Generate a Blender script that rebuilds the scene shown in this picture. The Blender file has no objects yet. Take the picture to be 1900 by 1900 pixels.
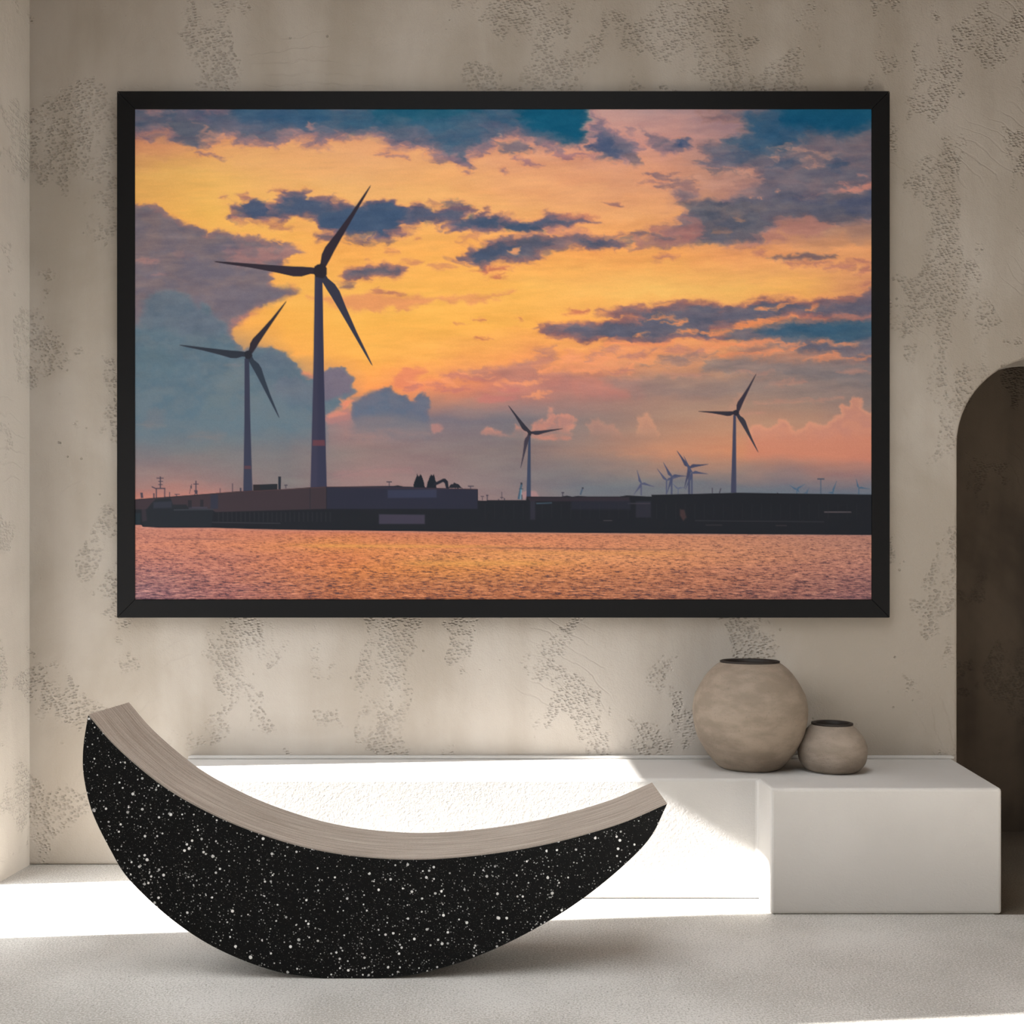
import bpy, bmesh, math
import numpy as np
from mathutils import Vector

sc = bpy.context.scene
C = sc.collection

# ------------------------------------------------------------------ measures
F = 1900.0            # focal length in pixels of the 1900 px frame
HY = 1090.0           # horizon row
EYE = 1.2             # eye height (m)
D = F * EYE / 515.0   # distance of the back wall
DB = F * EYE / 607.0  # front of the projecting block
DL = F * EYE / 578.0  # front of the long low part


def X(px, d): return (px - 950.0) * d / F
def Z(py, d): return EYE - (py - HY) * d / F

# ------------------------------------------------------------------ materials


def new_mat(name, rough=0.8, spec=0.3):
    m = bpy.data.materials.new(name)
    m.use_nodes = True
    nt = m.node_tree
    b = nt.nodes['Principled BSDF']
    b.inputs['Roughness'].default_value = rough
    b.inputs['Specular IOR Level'].default_value = spec
    return m, nt, b


class NT:
    """small helper to write node graphs"""
    def __init__(s, nt): s.nt = nt; s.n = nt.nodes; s.l = nt.links

    def new(s, t, **kw):
        n = s.n.new(t)
        for k, v in kw.items(): setattr(n, k, v)
        return n

    def put(s, sock, v):
        if isinstance(v, bpy.types.NodeSocket): s.l.new(v, sock)
        elif isinstance(v, (tuple, list)) and len(v) == 3 and sock.type == 'RGBA': sock.default_value = (*v, 1)
        else: sock.default_value = v

    def obj(s): return s.new('ShaderNodeTexCoord').outputs['Object']

    def mapping(s, v, scale=(1, 1, 1), rot=(0, 0, 0), loc=(0, 0, 0)):
        n = s.new('ShaderNodeMapping')
        s.put(n.inputs['Vector'], v)
        n.inputs['Scale'].default_value = scale
        n.inputs['Rotation'].default_value = rot
        n.inputs['Location'].default_value = loc
        return n.outputs[0]

    def noise(s, v, scale, detail=4, rough=0.5, dist=0.0):
        n = s.new('ShaderNodeTexNoise')
        s.put(n.inputs['Vector'], v)
        n.inputs['Scale'].default_value = scale
        n.inputs['Detail'].default_value = detail
        n.inputs['Roughness'].default_value = rough
        n.inputs['Distortion'].default_value = dist
        return n.outputs['Fac']

    def voro(s, v, scale, feature='F1', rnd=1.0, out='Distance'):
        n = s.new('ShaderNodeTexVoronoi', feature=feature)
        s.put(n.inputs['Vector'], v)
        n.inputs['Scale'].default_value = scale
        n.inputs['Randomness'].default_value = rnd
        return n.outputs[out]

    def math(s, op, a, b=0.0, c=0.0, clamp=False):
        n = s.new('ShaderNodeMath', operation=op)
        n.use_clamp = clamp
        s.put(n.inputs[0], a); s.put(n.inputs[1], b)
        if op in ('MULTIPLY_ADD',): s.put(n.inputs[2], c)
        return n.outputs[0]

    def ramp(s, f, a, b, lo=0.0, hi=1.0):
        n = s.new('ShaderNodeMapRange', interpolation_type='SMOOTHSTEP')
        s.put(n.inputs['Value'], f)
        n.inputs['From Min'].default_value = a
        n.inputs['From Max'].default_value = b
        n.inputs['To Min'].default_value = lo
        n.inputs['To Max'].default_value = hi
        return n.outputs[0]

    def mix(s, f, a, b):
        n = s.new('ShaderNodeMix', data_type='RGBA')
        s.put(n.inputs[0], f); s.put(n.inputs[6], a); s.put(n.inputs[7], b)
        return n.outputs[2]

    def bump(s, h, strength=0.5, dist=0.01, normal=None):
        n = s.new('ShaderNodeBump')
        s.put(n.inputs['Height'], h)
        n.inputs['Strength'].default_value = strength
        n.inputs['Distance'].default_value = dist
        if normal is not None: s.l.new(normal, n.inputs['Normal'])
        return n.outputs[0]


def plaster(name, light, dark, pits=1.0, stain=None):
    m, nt, b = new_mat(name, 0.85, 0.2)
    g = NT(nt)
    co = g.obj()
    big = g.noise(co, 0.9, 5, 0.55, 0.6)
    vert = g.noise(g.mapping(co, (2.2, 2.2, 0.5)), 1.6, 4, 0.5, 0.4)
    f = g.math('ADD', g.math('MULTIPLY', big, 0.6), g.math('MULTIPLY', vert, 0.4))
    col = g.mix(g.ramp(f, 0.40, 0.60), light, dark)
    # trowelled patches that left pitted skin: blocky mask, rows of small pits
    wob = g.noise(co, 7, 3, 0.6)
    n = g.new('ShaderNodeVectorMath', operation='ADD')
    g.put(n.inputs[0], co)
    nn = g.new('ShaderNodeCombineXYZ'); g.put(nn.inputs[0], g.math('MULTIPLY', wob, 0.10)); g.put(nn.inputs[2], g.math('MULTIPLY', wob, 0.12))
    g.put(n.inputs[1], nn.outputs[0])
    mask = g.noise(g.mapping(n.outputs[0], (1.35, 1, 1.0), loc=(3.1, 0, 1.7)), 2.6, 3, 0.55, 0.3)
    mask = g.ramp(mask, 0.53, 0.565)
    mask2 = g.ramp(g.noise(g.mapping(co, (1.6, 1, 0.8)), 6.0, 3, 0.6), 0.34, 0.52)
    mask = g.math('MULTIPLY', mask, mask2)
    pd = g.voro(g.mapping(co, (0.8, 1, 1.25), rot=(0, 0.35, 0)), 74, 'F1', 0.6)
    pit = g.ramp(pd, 0.18, 0.60, 1.0, 0.0)
    pit = g.math('MULTIPLY', pit, mask)
    # few lone pinholes
    ld = g.voro(co, 14, 'F1', 1.0)
    lone = g.math('MULTIPLY', g.ramp(ld, 0.03, 0.09, 1.0, 0.0), g.ramp(g.noise(co, 3.3, 2), 0.5, 0.6))
    pit = g.math('MAXIMUM', pit, lone)
    # curved trowel strokes
    w = g.new('ShaderNodeTexWave', wave_type='RINGS', rings_direction='Y')
    g.put(w.inputs['Vector'], g.mapping(co, (1, 1, 1), loc=(0.7, 0, 0.5)))
    w.inputs['Scale'].default_value = 6; w.inputs['Distortion'].default_value = 9
    w.inputs['Detail'].default_value = 3; w.inputs['Detail Scale'].default_value = 0.7
    stroke = g.math('MULTIPLY', g.ramp(w.outputs['Fac'], 0.0, 0.09, 1.0, 0.0), g.ramp(g.noise(co, 2.1, 2), 0.58, 0.68))
    fine = g.noise(co, 160, 3, 0.6)
    mid = g.noise(g.mapping(co, (1, 1, 0.6)), 14, 4, 0.55)
    col = g.mix(g.math('MULTIPLY', pit, 0.22 * pits), col, tuple(c * 0.45 for c in dark))
    col = g.mix(g.math('MULTIPLY', stroke, 0.06), col, tuple(c * 0.6 for c in dark))
    nt.links.new(col, b.inputs['Base Color'])
    h = g.math('MULTIPLY', pit, -1.0 * pits)
    h = g.math('ADD', h, g.math('MULTIPLY', fine, 0.28))
    h = g.math('ADD', h, g.math('MULTIPLY', mid, 0.9))
    h = g.math('ADD', h, g.math('MULTIPLY', stroke, -0.2))
    nt.links.new(g.bump(h, 0.75, 0.007), b.inputs['Normal'])
    return m


def floor_mat(name, light, dark, speck):
    m, nt, b = new_mat(name, 0.75, 0.25)
    g = NT(nt)
    co = g.obj()
    big = g.noise(co, 1.4, 4, 0.5)
    grain = g.noise(co, 150, 3, 0.75)
    f = g.math('ADD', g.math('MULTIPLY', big, 0.35), g.math('MULTIPLY', grain, 0.65))
    col = g.mix(g.ramp(f, 0.43, 0.57), light, dark)
    vd = g.voro(co, 95, 'F1', 1.0)
    sp = g.math('MULTIPLY', g.ramp(vd, 0.10, 0.28, 1.0, 0.0), g.ramp(g.noise(co, 60, 2), 0.50, 0.60))
    col = g.mix(g.math('MULTIPLY', sp, 0.55), col, speck)
    nt.links.new(col, b.inputs['Base Color'])
    h = g.math('ADD', grain, g.math('MULTIPLY', sp, -0.8))
    nt.links.new(g.bump(h, 0.6, 0.004), b.inputs['Normal'])
    return m


def stucco(name, light, dark):
    m, nt, b = new_mat(name, 0.8, 0.2)
    g = NT(nt)
    co = g.obj()
    big = g.noise(co, 2.0, 4, 0.5)
    col = g.mix(g.ramp(big, 0.35, 0.65), light, dark)
    nt.links.new(col, b.inputs['Base Color'])
    r = g.noise(g.mapping(co, (1, 1, 1.2), rot=(0, 0.5, 0)), 70, 3, 0.5, 0.8)
    fine = g.noise(co, 260, 2, 0.6)
    nt.links.new(g.bump(g.math('ADD', r, g.math('MULTIPLY', fine, 0.3)), 0.26, 0.0045), b.inputs['Normal'])
    return m


M_wall = plaster('plaster_wall', (0.405, 0.368, 0.326), (0.325, 0.286, 0.242))
M_wall_left = plaster('plaster_wall_pale', (0.56, 0.52, 0.465), (0.48, 0.44, 0.39), 0.7)
M_niche = plaster('plaster_shaded', (0.105, 0.080, 0.058), (0.055, 0.042, 0.031), 0.8)  # darkened in colour to stand in for the unlit space
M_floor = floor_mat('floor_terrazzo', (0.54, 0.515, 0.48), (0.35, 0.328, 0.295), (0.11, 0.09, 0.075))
M_floor_shaded = floor_mat('floor_shaded', (0.12, 0.095, 0.07), (0.07, 0.055, 0.04), (0.03, 0.022, 0.017))  # shade beside the plinth and in the arch, put into the floor colour
M_block = stucco('stucco_white', (0.50, 0.48, 0.455), (0.46, 0.44, 0.415))
M_ceiling = stucco('ceiling_plaster', (0.36, 0.31, 0.26), (0.32, 0.28, 0.23))


def clay(name, light, dark):
    m, nt, b = new_mat(name, 0.75, 0.25)
    g = NT(nt)
    co = g.obj()
    f = g.noise(g.mapping(co, (1, 1, 2.2)), 9, 4, 0.55)
    col = g.mix(g.ramp(f, 0.35, 0.65), light, dark)
    sp = g.ramp(g.noise(co, 120, 2, 0.5), 0.62, 0.72)
    col = g.mix(g.math('MULTIPLY', sp, 0.25), col, tuple(c * 0.55 for c in dark))
    nt.links.new(col, b.inputs['Base Color'])
    ridge = g.noise(g.mapping(co, (0.6, 0.6, 1.6), rot=(0, 0.6, 0.3)), 38, 3, 0.5, 0.5)
    fine = g.noise(co, 180, 3, 0.6)
    nt.links.new(g.bump(g.math('ADD', ridge, g.math('MULTIPLY', fine, 0.35)), 0.5, 0.007), b.inputs['Normal'])
    return m


M_clay = clay('clay_brown', (0.265, 0.213, 0.165), (0.205, 0.163, 0.124))
M_clay2 = clay('clay_grey', (0.275, 0.226, 0.183), (0.22, 0.178, 0.14))
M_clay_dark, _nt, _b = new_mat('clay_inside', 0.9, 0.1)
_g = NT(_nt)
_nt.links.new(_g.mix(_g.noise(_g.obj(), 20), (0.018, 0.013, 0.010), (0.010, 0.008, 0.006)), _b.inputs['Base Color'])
M_rim, _nt, _b = new_mat('clay_rim', 0.6, 0.3)
_g = NT(_nt)
_nt.links.new(_g.mix(_g.noise(_g.obj(), 30), (0.022, 0.016, 0.013), (0.014, 0.010, 0.008)), _b.inputs['Base Color'])


def speckled():
    m, nt, b = new_mat('black_terrazzo', 0.6, 0.12)
    g = NT(nt)
    co = g.obj()
    dens = g.noise(co, 3.5, 3, 0.6)

    def layer(scale, r0, r1, thr, off):
        c2 = g.mapping(co, (1, 1, 1), rot=(0.3 * off, 0.5 * off, 0.2), loc=(off, off * 2, 0))
        n = g.new('ShaderNodeTexVoronoi', feature='F1')
        g.put(n.inputs['Vector'], c2)
        n.inputs['Scale'].default_value = scale
        sep = g.new('ShaderNodeSeparateColor')
        g.put(sep.inputs[0], n.outputs['Color'])
        keep = g.math('GREATER_THAN', g.math('ADD', sep.outputs[0], g.math('MULTIPLY', dens, 0.7)), thr)
        size = g.math('MULTIPLY_ADD', sep.outputs[1], r1 - r0, r0)
        wob = g.math('ADD', n.outputs['Distance'], g.math('MULTIPLY', g.noise(co, scale * 2.2, 1), 0.12))
        dd = g.math('SUBTRACT', size, wob)
        return g.math('MULTIPLY', g.ramp(dd, -0.03, 0.04), keep), sep.outputs[2]
    a, va = layer(62, 0.16, 0.36, 1.05, 1.0)
    c, vc = layer(135, 0.18, 0.40, 0.90, 2.3)
    e, ve = layer(30, 0.10, 0.24, 1.16, 3.7)
    d2, vd = layer(260, 0.2, 0.45, 0.92, 5.1)
    base = g.mix(g.noise(co, 120, 3, 0.7), (0.0015, 0.0015, 0.0015), (0.006, 0.006, 0.006))
    col = g.mix(g.math('MULTIPLY', d2, 0.20), base, (0.22, 0.21, 0.20))
    col = g.mix(g.math('MULTIPLY', c, g.math('MULTIPLY_ADD', vc, 0.7, 0.15)), col, (0.55, 0.54, 0.52))
    col = g.mix(g.math('MULTIPLY', a, g.math('MULTIPLY_ADD', va, 0.6, 0.4)), col, (0.85, 0.84, 0.82))
    col = g.mix(g.math('MULTIPLY', e, g.math('MULTIPLY_ADD', ve, 0.5, 0.5)), col, (0.80, 0.78, 0.76))
    nt.links.new(col, b.inputs['Base Color'])
    nt.links.new(g.bump(g.noise(co, 150, 3), 0.15, 0.002), b.inputs['Normal'])
    return m


M_speck = speckled()

# brushed grey-brown seat: streaks follow the curve (UV u along, v across)
M_seat, _nt, _b = new_mat('brushed_taupe', 0.55, 0.3)
_g = NT(_nt)
_uv = _g.new('ShaderNodeUVMap').outputs[0]
_st = _g.noise(_g.mapping(_uv, (1.2, 30, 1)), 3.0, 5, 0.65, 0.2)
_fn = _g.noise(_g.obj(), 240, 2, 0.6)
_f = _g.math('ADD', _g.math('MULTIPLY', _st, 0.75), _g.math('MULTIPLY', _fn, 0.25))
_nt.links.new(_g.mix(_g.ramp(_f, 0.36, 0.64), (0.375, 0.325, 0.28), (0.20, 0.165, 0.135)), _b.inputs['Base Color'])
_nt.links.new(_g.bump(_f, 0.3, 0.003), _b.inputs['Normal'])

M_frame, _nt, _b = new_mat('black_frame', 0.6, 0.15)
_g = NT(_nt)
_nt.links.new(_g.mix(_g.noise(_g.obj(), 40), (0.0055, 0.0055, 0.006), (0.0045, 0.0045, 0.005)), _b.inputs['Base Color'])
M_gap, _nt, _b = new_mat('black_backing', 0.9, 0.0)
_g = NT(_nt)
_nt.links.new(_g.mix(_g.noise(_g.obj(), 10), (0.002, 0.002, 0.002), (0.003, 0.003, 0.003)), _b.inputs['Base Color'])

M_print, _nt, _b = new_mat('canvas_print', 0.75, 0.1)
_g = NT(_nt)
_ca = _g.new('ShaderNodeVertexColor', layer_name='ink')
_nt.links.new(_ca.outputs['Color'], _b.inputs['Base Color'])

# ------------------------------------------------------------------ mesh helpers


def link(name, bm, mat, parent=None, smooth=False, bevel=0.0, seg=2):
    me = bpy.data.meshes.new(name)
    bmesh.ops.recalc_face_normals(bm, faces=bm.faces)
    bm.to_mesh(me); bm.free()
    for mm in (mat if isinstance(mat, (list, tuple)) else [mat]): me.materials.append(mm)
    if smooth:
        for p in me.polygons: p.use_smooth = True
    o = bpy.data.objects.new(name, me)
    C.objects.link(o)
    if parent: o.parent = parent
    if bevel:
        md = o.modifiers.new('bevel', 'BEVEL'); md.width = bevel; md.segments = seg
        md.limit_method = 'ANGLE'; md.angle_limit = math.radians(30)
    return o


def prism_xz(bm, pts, y0, y1):
    """pts in (x, z), extruded from y0 to y1"""
    a = [bm.verts.new((x, y0, z)) for x, z in pts]
    b = [bm.verts.new((x, y1, z)) for x, z in pts]
    n = len(pts)
    bm.faces.new(a); bm.faces.new(b[::-1])
    for i in range(n):
        bm.faces.new((a[i], b[i], b[(i + 1) % n], a[(i + 1) % n]))


def box(bm, x0, x1, y0, y1, z0, z1):
    prism_xz(bm, [(x0, z0), (x1, z0), (x1, z1), (x0, z1)], y0, y1)


def tag(o, label, cat, group=None):
    o['label'] = label; o['category'] = cat
    if group: o['group'] = group


def structure(o, label=None):
    o['kind'] = 'structure'
    if label: o['label'] = label
    return o

# ------------------------------------------------------------------ the room
XL = X(55, D)                # face of the left wall
XR = 3.3
YF = -3.0
CEIL = 4.15
WT = 0.30                    # wall thickness
NB = F * EYE / 453.0         # back of the space behind the arch

jx = X(1777, D)
ar = 165.0 * D / F
acx = jx + ar
acz = Z(826, D)
pts = [(XL - WT, 0), (jx, 0)]
for i in range(49):
    a = math.pi - math.pi * i / 48
    pts.append((acx + ar * math.cos(a), acz + ar * math.sin(a)))
pts += [(acx + ar, 0), (XR + WT, 0), (XR + WT, CEIL), (XL - WT, CEIL)]
bm = bmesh.new(); prism_xz(bm, pts, D, D + 0.22)
structure(link('wall_back', bm, M_wall, bevel=0.014, seg=3), 'beige trowelled plaster back wall with pitted patches and an arched opening')

# left wall: tall slot near the corner, high window nearer to the camera
S0, S1, STOP = 3.44, 4.13, 2.24
W0, W1, WZ0, WZ1 = -1.2, 2.495, 1.70, 3.6
bm = bmesh.new()
xa, xb = XL - WT, XL
box(bm, xa, xb, S1, D, 0, CEIL)
box(bm, xa, xb, S0, S1, STOP, CEIL)
box(bm, xa, xb, W1, S0, 0, CEIL)
box(bm, xa, xb, W0, W1, 0, WZ0)
box(bm, xa, xb, W0, W1, WZ1, CEIL)
box(bm, xa, xb, YF, W0, 0, CEIL)
structure(link('wall_left', bm, M_wall_left), 'pale plaster side wall at the left edge')
bm = bmesh.new(); box(bm, XR, XR + WT, YF, D, 0, CEIL)
structure(link('wall_right', bm, M_wall))
bm = bmesh.new(); box(bm, XL - WT, XR + WT, YF - WT, YF, 0, 1.3); box(bm, XL - WT, XR + WT, YF - WT, YF, 2.1, CEIL)
box(bm, 1.4, XR + WT, YF - WT, YF, 1.3, 2.1)  # leaves an unseen opening behind the camera, sized for frontal light
structure(link('wall_front', bm, M_wall))
bm = bmesh.new(); K0, K1, KY0, KY1 = -1.2, 1.0, 0.2, 3.3     # unseen opening added for top light; upright added to block the low sun
box(bm, XL - WT, K0, YF, D + 0.22, CEIL, CEIL + 0.2)
box(bm, K1, XR + WT, YF, D + 0.22, CEIL, CEIL + 0.2)
box(bm, K0, K1, YF, KY0, CEIL, CEIL + 0.2)
box(bm, K0, K1, KY1, D + 0.22, CEIL, CEIL + 0.2)
box(bm, K0 - 0.12, K0, KY0 - 0.2, KY1 + 0.2, CEIL + 0.2, CEIL + 1.5)
structure(link('ceiling', bm, M_ceiling))

# floor: light terrazzo, shade painted dark brown from the plinth's end into the arch
bx = X(1861, DB)
bm = bmesh.new()


def quad(x0, x1, y0, y1, mi):
    vs = [bm.verts.new(v) for v in ((x0, y0, 0), (x1, y0, 0), (x1, y1, 0), (x0, y1, 0), (x0, y0, -0.2), (x1, y0, -0.2), (x1, y1, -0.2), (x0, y1, -0.2))]
    for q in ((0, 1, 2, 3), (7, 6, 5, 4), (0, 4, 5, 1), (1, 5, 6, 2), (2, 6, 7, 3), (3, 7, 4, 0)):
        f = bm.faces.new([vs[i] for i in q]); f.material_index = mi


quad(XL - 3.0, XR + WT, YF, DB, 0)
quad(XL - 3.0, bx - 0.03, DB, D + 0.05, 0)
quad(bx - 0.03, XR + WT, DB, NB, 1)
structure(link('floor', bm, [M_floor, M_floor_shaded]), 'sandy speckled floor')

# space behind the arch, its dimness painted into the plaster
bm = bmesh.new()
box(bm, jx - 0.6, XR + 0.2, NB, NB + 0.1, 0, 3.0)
structure(link('wall_niche', bm, M_niche), 'brown plaster wall behind the arch, darkened in colour for shade')
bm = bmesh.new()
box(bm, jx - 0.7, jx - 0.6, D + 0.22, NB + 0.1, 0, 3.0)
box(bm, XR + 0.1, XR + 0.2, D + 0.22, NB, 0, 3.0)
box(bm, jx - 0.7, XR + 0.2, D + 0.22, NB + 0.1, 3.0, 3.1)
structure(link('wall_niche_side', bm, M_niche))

# ------------------------------------------------------------------ plinth
hf = 0.4635
sl = 0.0


def top(y): return hf - sl * (y - DB)


xs = X(1430, DB)             # left side of the projecting block
xr = X(1859, DB)
xrb = X(1764, D)
xl = -1.40
PB = D - 0.002
prof = [(xl, PB), (xl, DL), (xs, DL), (xs, DB), (xr, DB), (xrb, PB)]
bm = bmesh.new()
lo = [bm.verts.new((x, y, 0)) for x, y in prof]
hi = [bm.verts.new((x, y, top(y))) for x, y in prof]
bm.faces.new(lo[::-1]); bm.faces.new(hi)
for i in range(6):
    j = (i + 1) % 6
    bm.faces.new((lo[i], lo[j], hi[j], hi[i]))
pl = link('plinth_bench', bm, M_block, bevel=0.012, seg=3)
bm = bmesh.new(); box(bm, xl + 0.01, jx - 0.03, D - 0.035, D - 0.001, hf + 0.0005, hf + 0.012)
structure(link('trim_1', bm, M_block, bevel=0.003), 'thin pale strip where the wall meets the plinth top')
tag(pl, 'long low off-white plaster plinth with a deeper block at its right end', 'plinth')

# ------------------------------------------------------------------ vases


def lathe(bm, prof, seg=96, closed_bottom=True):
    rings = []
    for r, z in prof:
        if r < 1e-6: rings.append([bm.verts.new((0, 0, z))]); continue
        rings.append([bm.verts.new((r * math.cos(2 * math.pi * k / seg), r * math.sin(2 * math.pi * k / seg), z)) for k in range(seg)])
    for a, b in zip(rings, rings[1:]):
        for k in range(seg):
            k2 = (k + 1) % seg
            if len(a) == 1 and len(b) == 1: continue
            if len(a) == 1: bm.faces.new((a[0], b[k], b[k2]))
            elif len(b) == 1: bm.faces.new((a[k], b[0], a[k2]))
            else: bm.faces.new((a[k], a[k2], b[k2], b[k]))


def smoothprof(p, n=8):
    """Catmull-Rom through the control points"""
    out = []
    q = [p[0]] + list(p) + [p[-1]]
    for i in range(1, len(q) - 2):
        for t in range(n):
            t /= n
            a, b, c, d = (np.array(q[i + k - 1]) for k in range(4))
            out.append(tuple(0.5 * ((2 * b) + (-a + c) * t + (2 * a - 5 * b + 4 * c - d) * t * t + (-a + 3 * b - 3 * c + d) * t ** 3)))
    out.append(tuple(p[-1]))
    return [(max(r, 0.0), z) for r, z in out]


def vase(cx, ybase, outer, name, label, mat, rim_r):
    # find the distance at which the base centre sits on the sloping plinth top
    y = DB + 0.2
    for _ in range(40):
        zt = top(y)
        d = (EYE - zt) * F / (ybase - HY)
        y = y * 0.5 + d * 0.5
    s = y / F
    e = bpy.data.objects.new(name, None); C.objects.link(e)
    e.location = (X(cx, y), y, top(y) + 0.001)
    body = smoothprof([(r * s, z * s) for r, z in outer])
    t = 0.014
    z_top = body[-1][1]
    inner = [(max(r - t, 0.01), z) for r, z in body[::-1] if z > t]
    rim = [(rim_r * s - 0.004, z_top + 0.002)]
    bm = bmesh.new()
    lathe(bm, [(0, 0)] + [(body[0][0] - 0.006, 0.0)] + body)
    link('body', bm, mat, e, smooth=True)
    bm = bmesh.new()
    r = body[-1][0]
    lathe(bm, [(r - 0.001, z_top - 0.005), (r + 0.003, z_top + 0.001), (r + 0.003, z_top + 0.006), (r - 0.004, z_top + 0.008), (r - t, z_top + 0.004), (r - t, z_top - 0.012)])
    o = link('rim', bm, M_rim, e, smooth=True); o['label'] = 'thin dark lip'
    bm = bmesh.new()
    lathe(bm, [(r - t + 0.001, z_top + 0.001)] + inner[2:] + [(0, t)])
    o = link('inner_wall', bm, M_clay_dark, e, smooth=True); o['label'] = 'dark hollow inside'
    tag(e, label, 'vase')
    return e


# radius / height in photo pixels at the vase's own distance
vase(1391, 1424.5, [(54, 1), (62, 7), (79, 28), (91, 48), (99, 68), (104.5, 103), (101.5, 130), (96, 144), (86, 162), (76, 176), (64, 188), (53, 195.5)],
     'clay_vase', 'large round brown clay vase with wide dark mouth on the plinth', M_clay, 52)
vase(1544, 1430, [(44, 1), (50, 5), (59, 17), (62.5, 36), (61, 50), (55, 64), (47, 75), (36, 86)],
     'clay_vase', 'small squat grey-brown clay vase on the plinth, right of the large round one', M_clay2, 37)

# ------------------------------------------------------------------ crescent bench
CF = F * EYE / 726.0
CBK = CF / 0.905


def catmull(p, n=10):
    out = []
    p = [np.array(v, float) for v in p]
    q = [2 * p[0] - p[1]] + p + [2 * p[-1] - p[-2]]
    for i in range(1, len(q) - 2):
        for t in range(n):
            t /= n
            a, b, c, d = q[i - 1], q[i], q[i + 1], q[i + 2]
            out.append(0.5 * ((2 * b) + (-a + c) * t + (2 * a - 5 * b + 4 * c - d) * t * t + (-a + 3 * b - 3 * c + d) * t ** 3))
    out.append(p[-1])
    return [tuple(v) for v in out]


inner = catmull([(163, 1327), (219, 1390), (308, 1463), (410, 1519), (513, 1558), (600, 1580), (690, 1592), (788, 1595), (908, 1585), (1027, 1564), (1147, 1530), (1238, 1492)])
outer = catmull([(1238, 1492), (1209, 1551), (1164, 1600), (1096, 1657), (1027, 1704), (942, 1750), (860, 1784), (785, 1805), (730, 1814)]) + \
    catmull([(690, 1815.6), (600, 1815.6)], 4) + \
    catmull([(560, 1811), (513, 1803), (445, 1780), (376, 1746), (308, 1698), (239, 1632), (205, 1578), (171, 1508), (155, 1441), (154, 1387), (163, 1327)])
conv = lambda L: [(X(a, CF), max(Z(b, CF), 0.0)) for a, b in L]
ip, op = conv(inner), conv(outer)
cb = bpy.data.objects.new('crescent_bench', None); C.objects.link(cb)
cb.location = (X(650, CF), (CF + CBK) / 2, 0)
cx0, cy0 = cb.location.x, cb.location.y
loc = lambda L: [(a - cx0, b) for a, b in L]
# body: strips between inner and outer curve so the concave outline stays clean
n = 120


def resample(P, n):
    P = np.array(P); d = np.r_[0, np.cumsum(np.hypot(*np.diff(P, axis=0).T))]
    t = np.linspace(0, d[-1], n)
    return np.c_[np.interp(t, d, P[:, 0]), np.interp(t, d, P[:, 1])]


I_ = resample(loc(ip), n); O_ = resample(loc(op)[::-1], n)
bm = bmesh.new()
y0, y1 = CF - cy0, CBK - cy0
ring = {}
for y in (y0, y1):
    iv = [bm.verts.new((a, y, b)) for a, b in I_]
    ov = [iv[0]] + [bm.verts.new((a, y, b)) for a, b in O_[1:-1]] + [iv[-1]]
    ring[y] = (iv, ov)
    for k in range(n - 1):
        vs = []
        for v in (iv[k], iv[k + 1], ov[k + 1], ov[k]):
            if v not in vs: vs.append(v)
        bm.faces.new(vs if y == y0 else vs[::-1])
for w in (0, 1):
    a, b = ring[y0][w], ring[y1][w]
    for k in range(n - 1):
        bm.faces.new((a[k], a[k + 1], b[k + 1], b[k]))
body = link('body', bm, M_speck, cb)
body['label'] = 'black body flecked with white chips'
md = body.modifiers.new('bevel', 'BEVEL'); md.width = 0.002; md.segments = 2; md.limit_method = 'ANGLE'; md.angle_limit = math.radians(60)
# seat: thin skin along the hollow
bm = bmesh.new()
uvl = bm.loops.layers.uv.new('UVMap')
T = np.gradient(I_, axis=0); T /= np.hypot(T[:, 0], T[:, 1])[:, None]
N = np.c_[-T[:, 1], T[:, 0]]
if N[n // 2, 1] < 0: N = -N
U = I_ + N * 0.004; L_ = I_ - N * 0.0015
ys = (y0 + 0.0015, y1 - 0.0015)
g4 = [[bm.verts.new((P[k, 0], y, P[k, 1])) for k in range(n)] for P in (U, L_) for y in ys]
uf, ub, lf, lb = g4
for A, B in ((uf, ub), (lf, uf), (ub, lb), (lb, lf)):
    for k in range(n - 1):
        f = bm.faces.new((A[k], A[k + 1], B[k + 1], B[k]))
        for lp, (u, v) in zip(f.loops, ((k, 0), (k + 1, 0), (k + 1, 1), (k, 1))):
            lp[uvl].uv = (u / n * 2.0, v * 0.35)
for k in (0, n - 1):
    bm.faces.new((uf[k], ub[k], lb[k], lf[k]))
seat = link('seat', bm, M_seat, cb, smooth=False)
seat['label'] = 'brushed taupe inner surface'
tag(cb, 'black speckled crescent-shaped bench with taupe seat standing on the floor', 'bench')

# ------------------------------------------------------------------ the picture
PF = D - 0.050
art = bpy.data.objects.new('framed_picture', None); C.objects.link(art)
art.location = (X(934, PF), D, Z(658, PF))
ax, ay, az = art.location
x0, x1, z0, z1 = X(217, PF) - ax, X(1651, PF) - ax, Z(1146, PF) - az, Z(169, PF) - az
u0, u1, v0, v1 = X(250, PF) - ax, X(1618, PF) - ax, Z(1113, PF) - az, Z(202, PF) - az
gp = 0.0011
rails = {
    'bottom': [(x0 + gp, z0), (x1 - gp, z0), (u1 - gp, v0), (u0 + gp, v0)],
    'top': [(x0 + gp, z1), (u0 + gp, v1), (u1 - gp, v1), (x1 - gp, z1)],
    'left': [(x0, z0 + gp), (u0, v0 + gp), (u0, v1 - gp), (x0, z1 - gp)],
    'right': [(x1, z0 + gp), (x1, z1 - gp), (u1, v1 - gp), (u1, v0 + gp)]}
for k, p in rails.items():
    bm = bmesh.new(); prism_xz(bm, p, PF - ay, -0.001)
    link('frame_rail', bm, M_frame, art, bevel=0.0008, seg=1)
bm = bmesh.new(); box(bm, x0 + 0.004, x1 - 0.004, -0.014, -0.002, z0 + 0.004, z1 - 0.004)
link('back_board', bm, M_gap, art)


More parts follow.
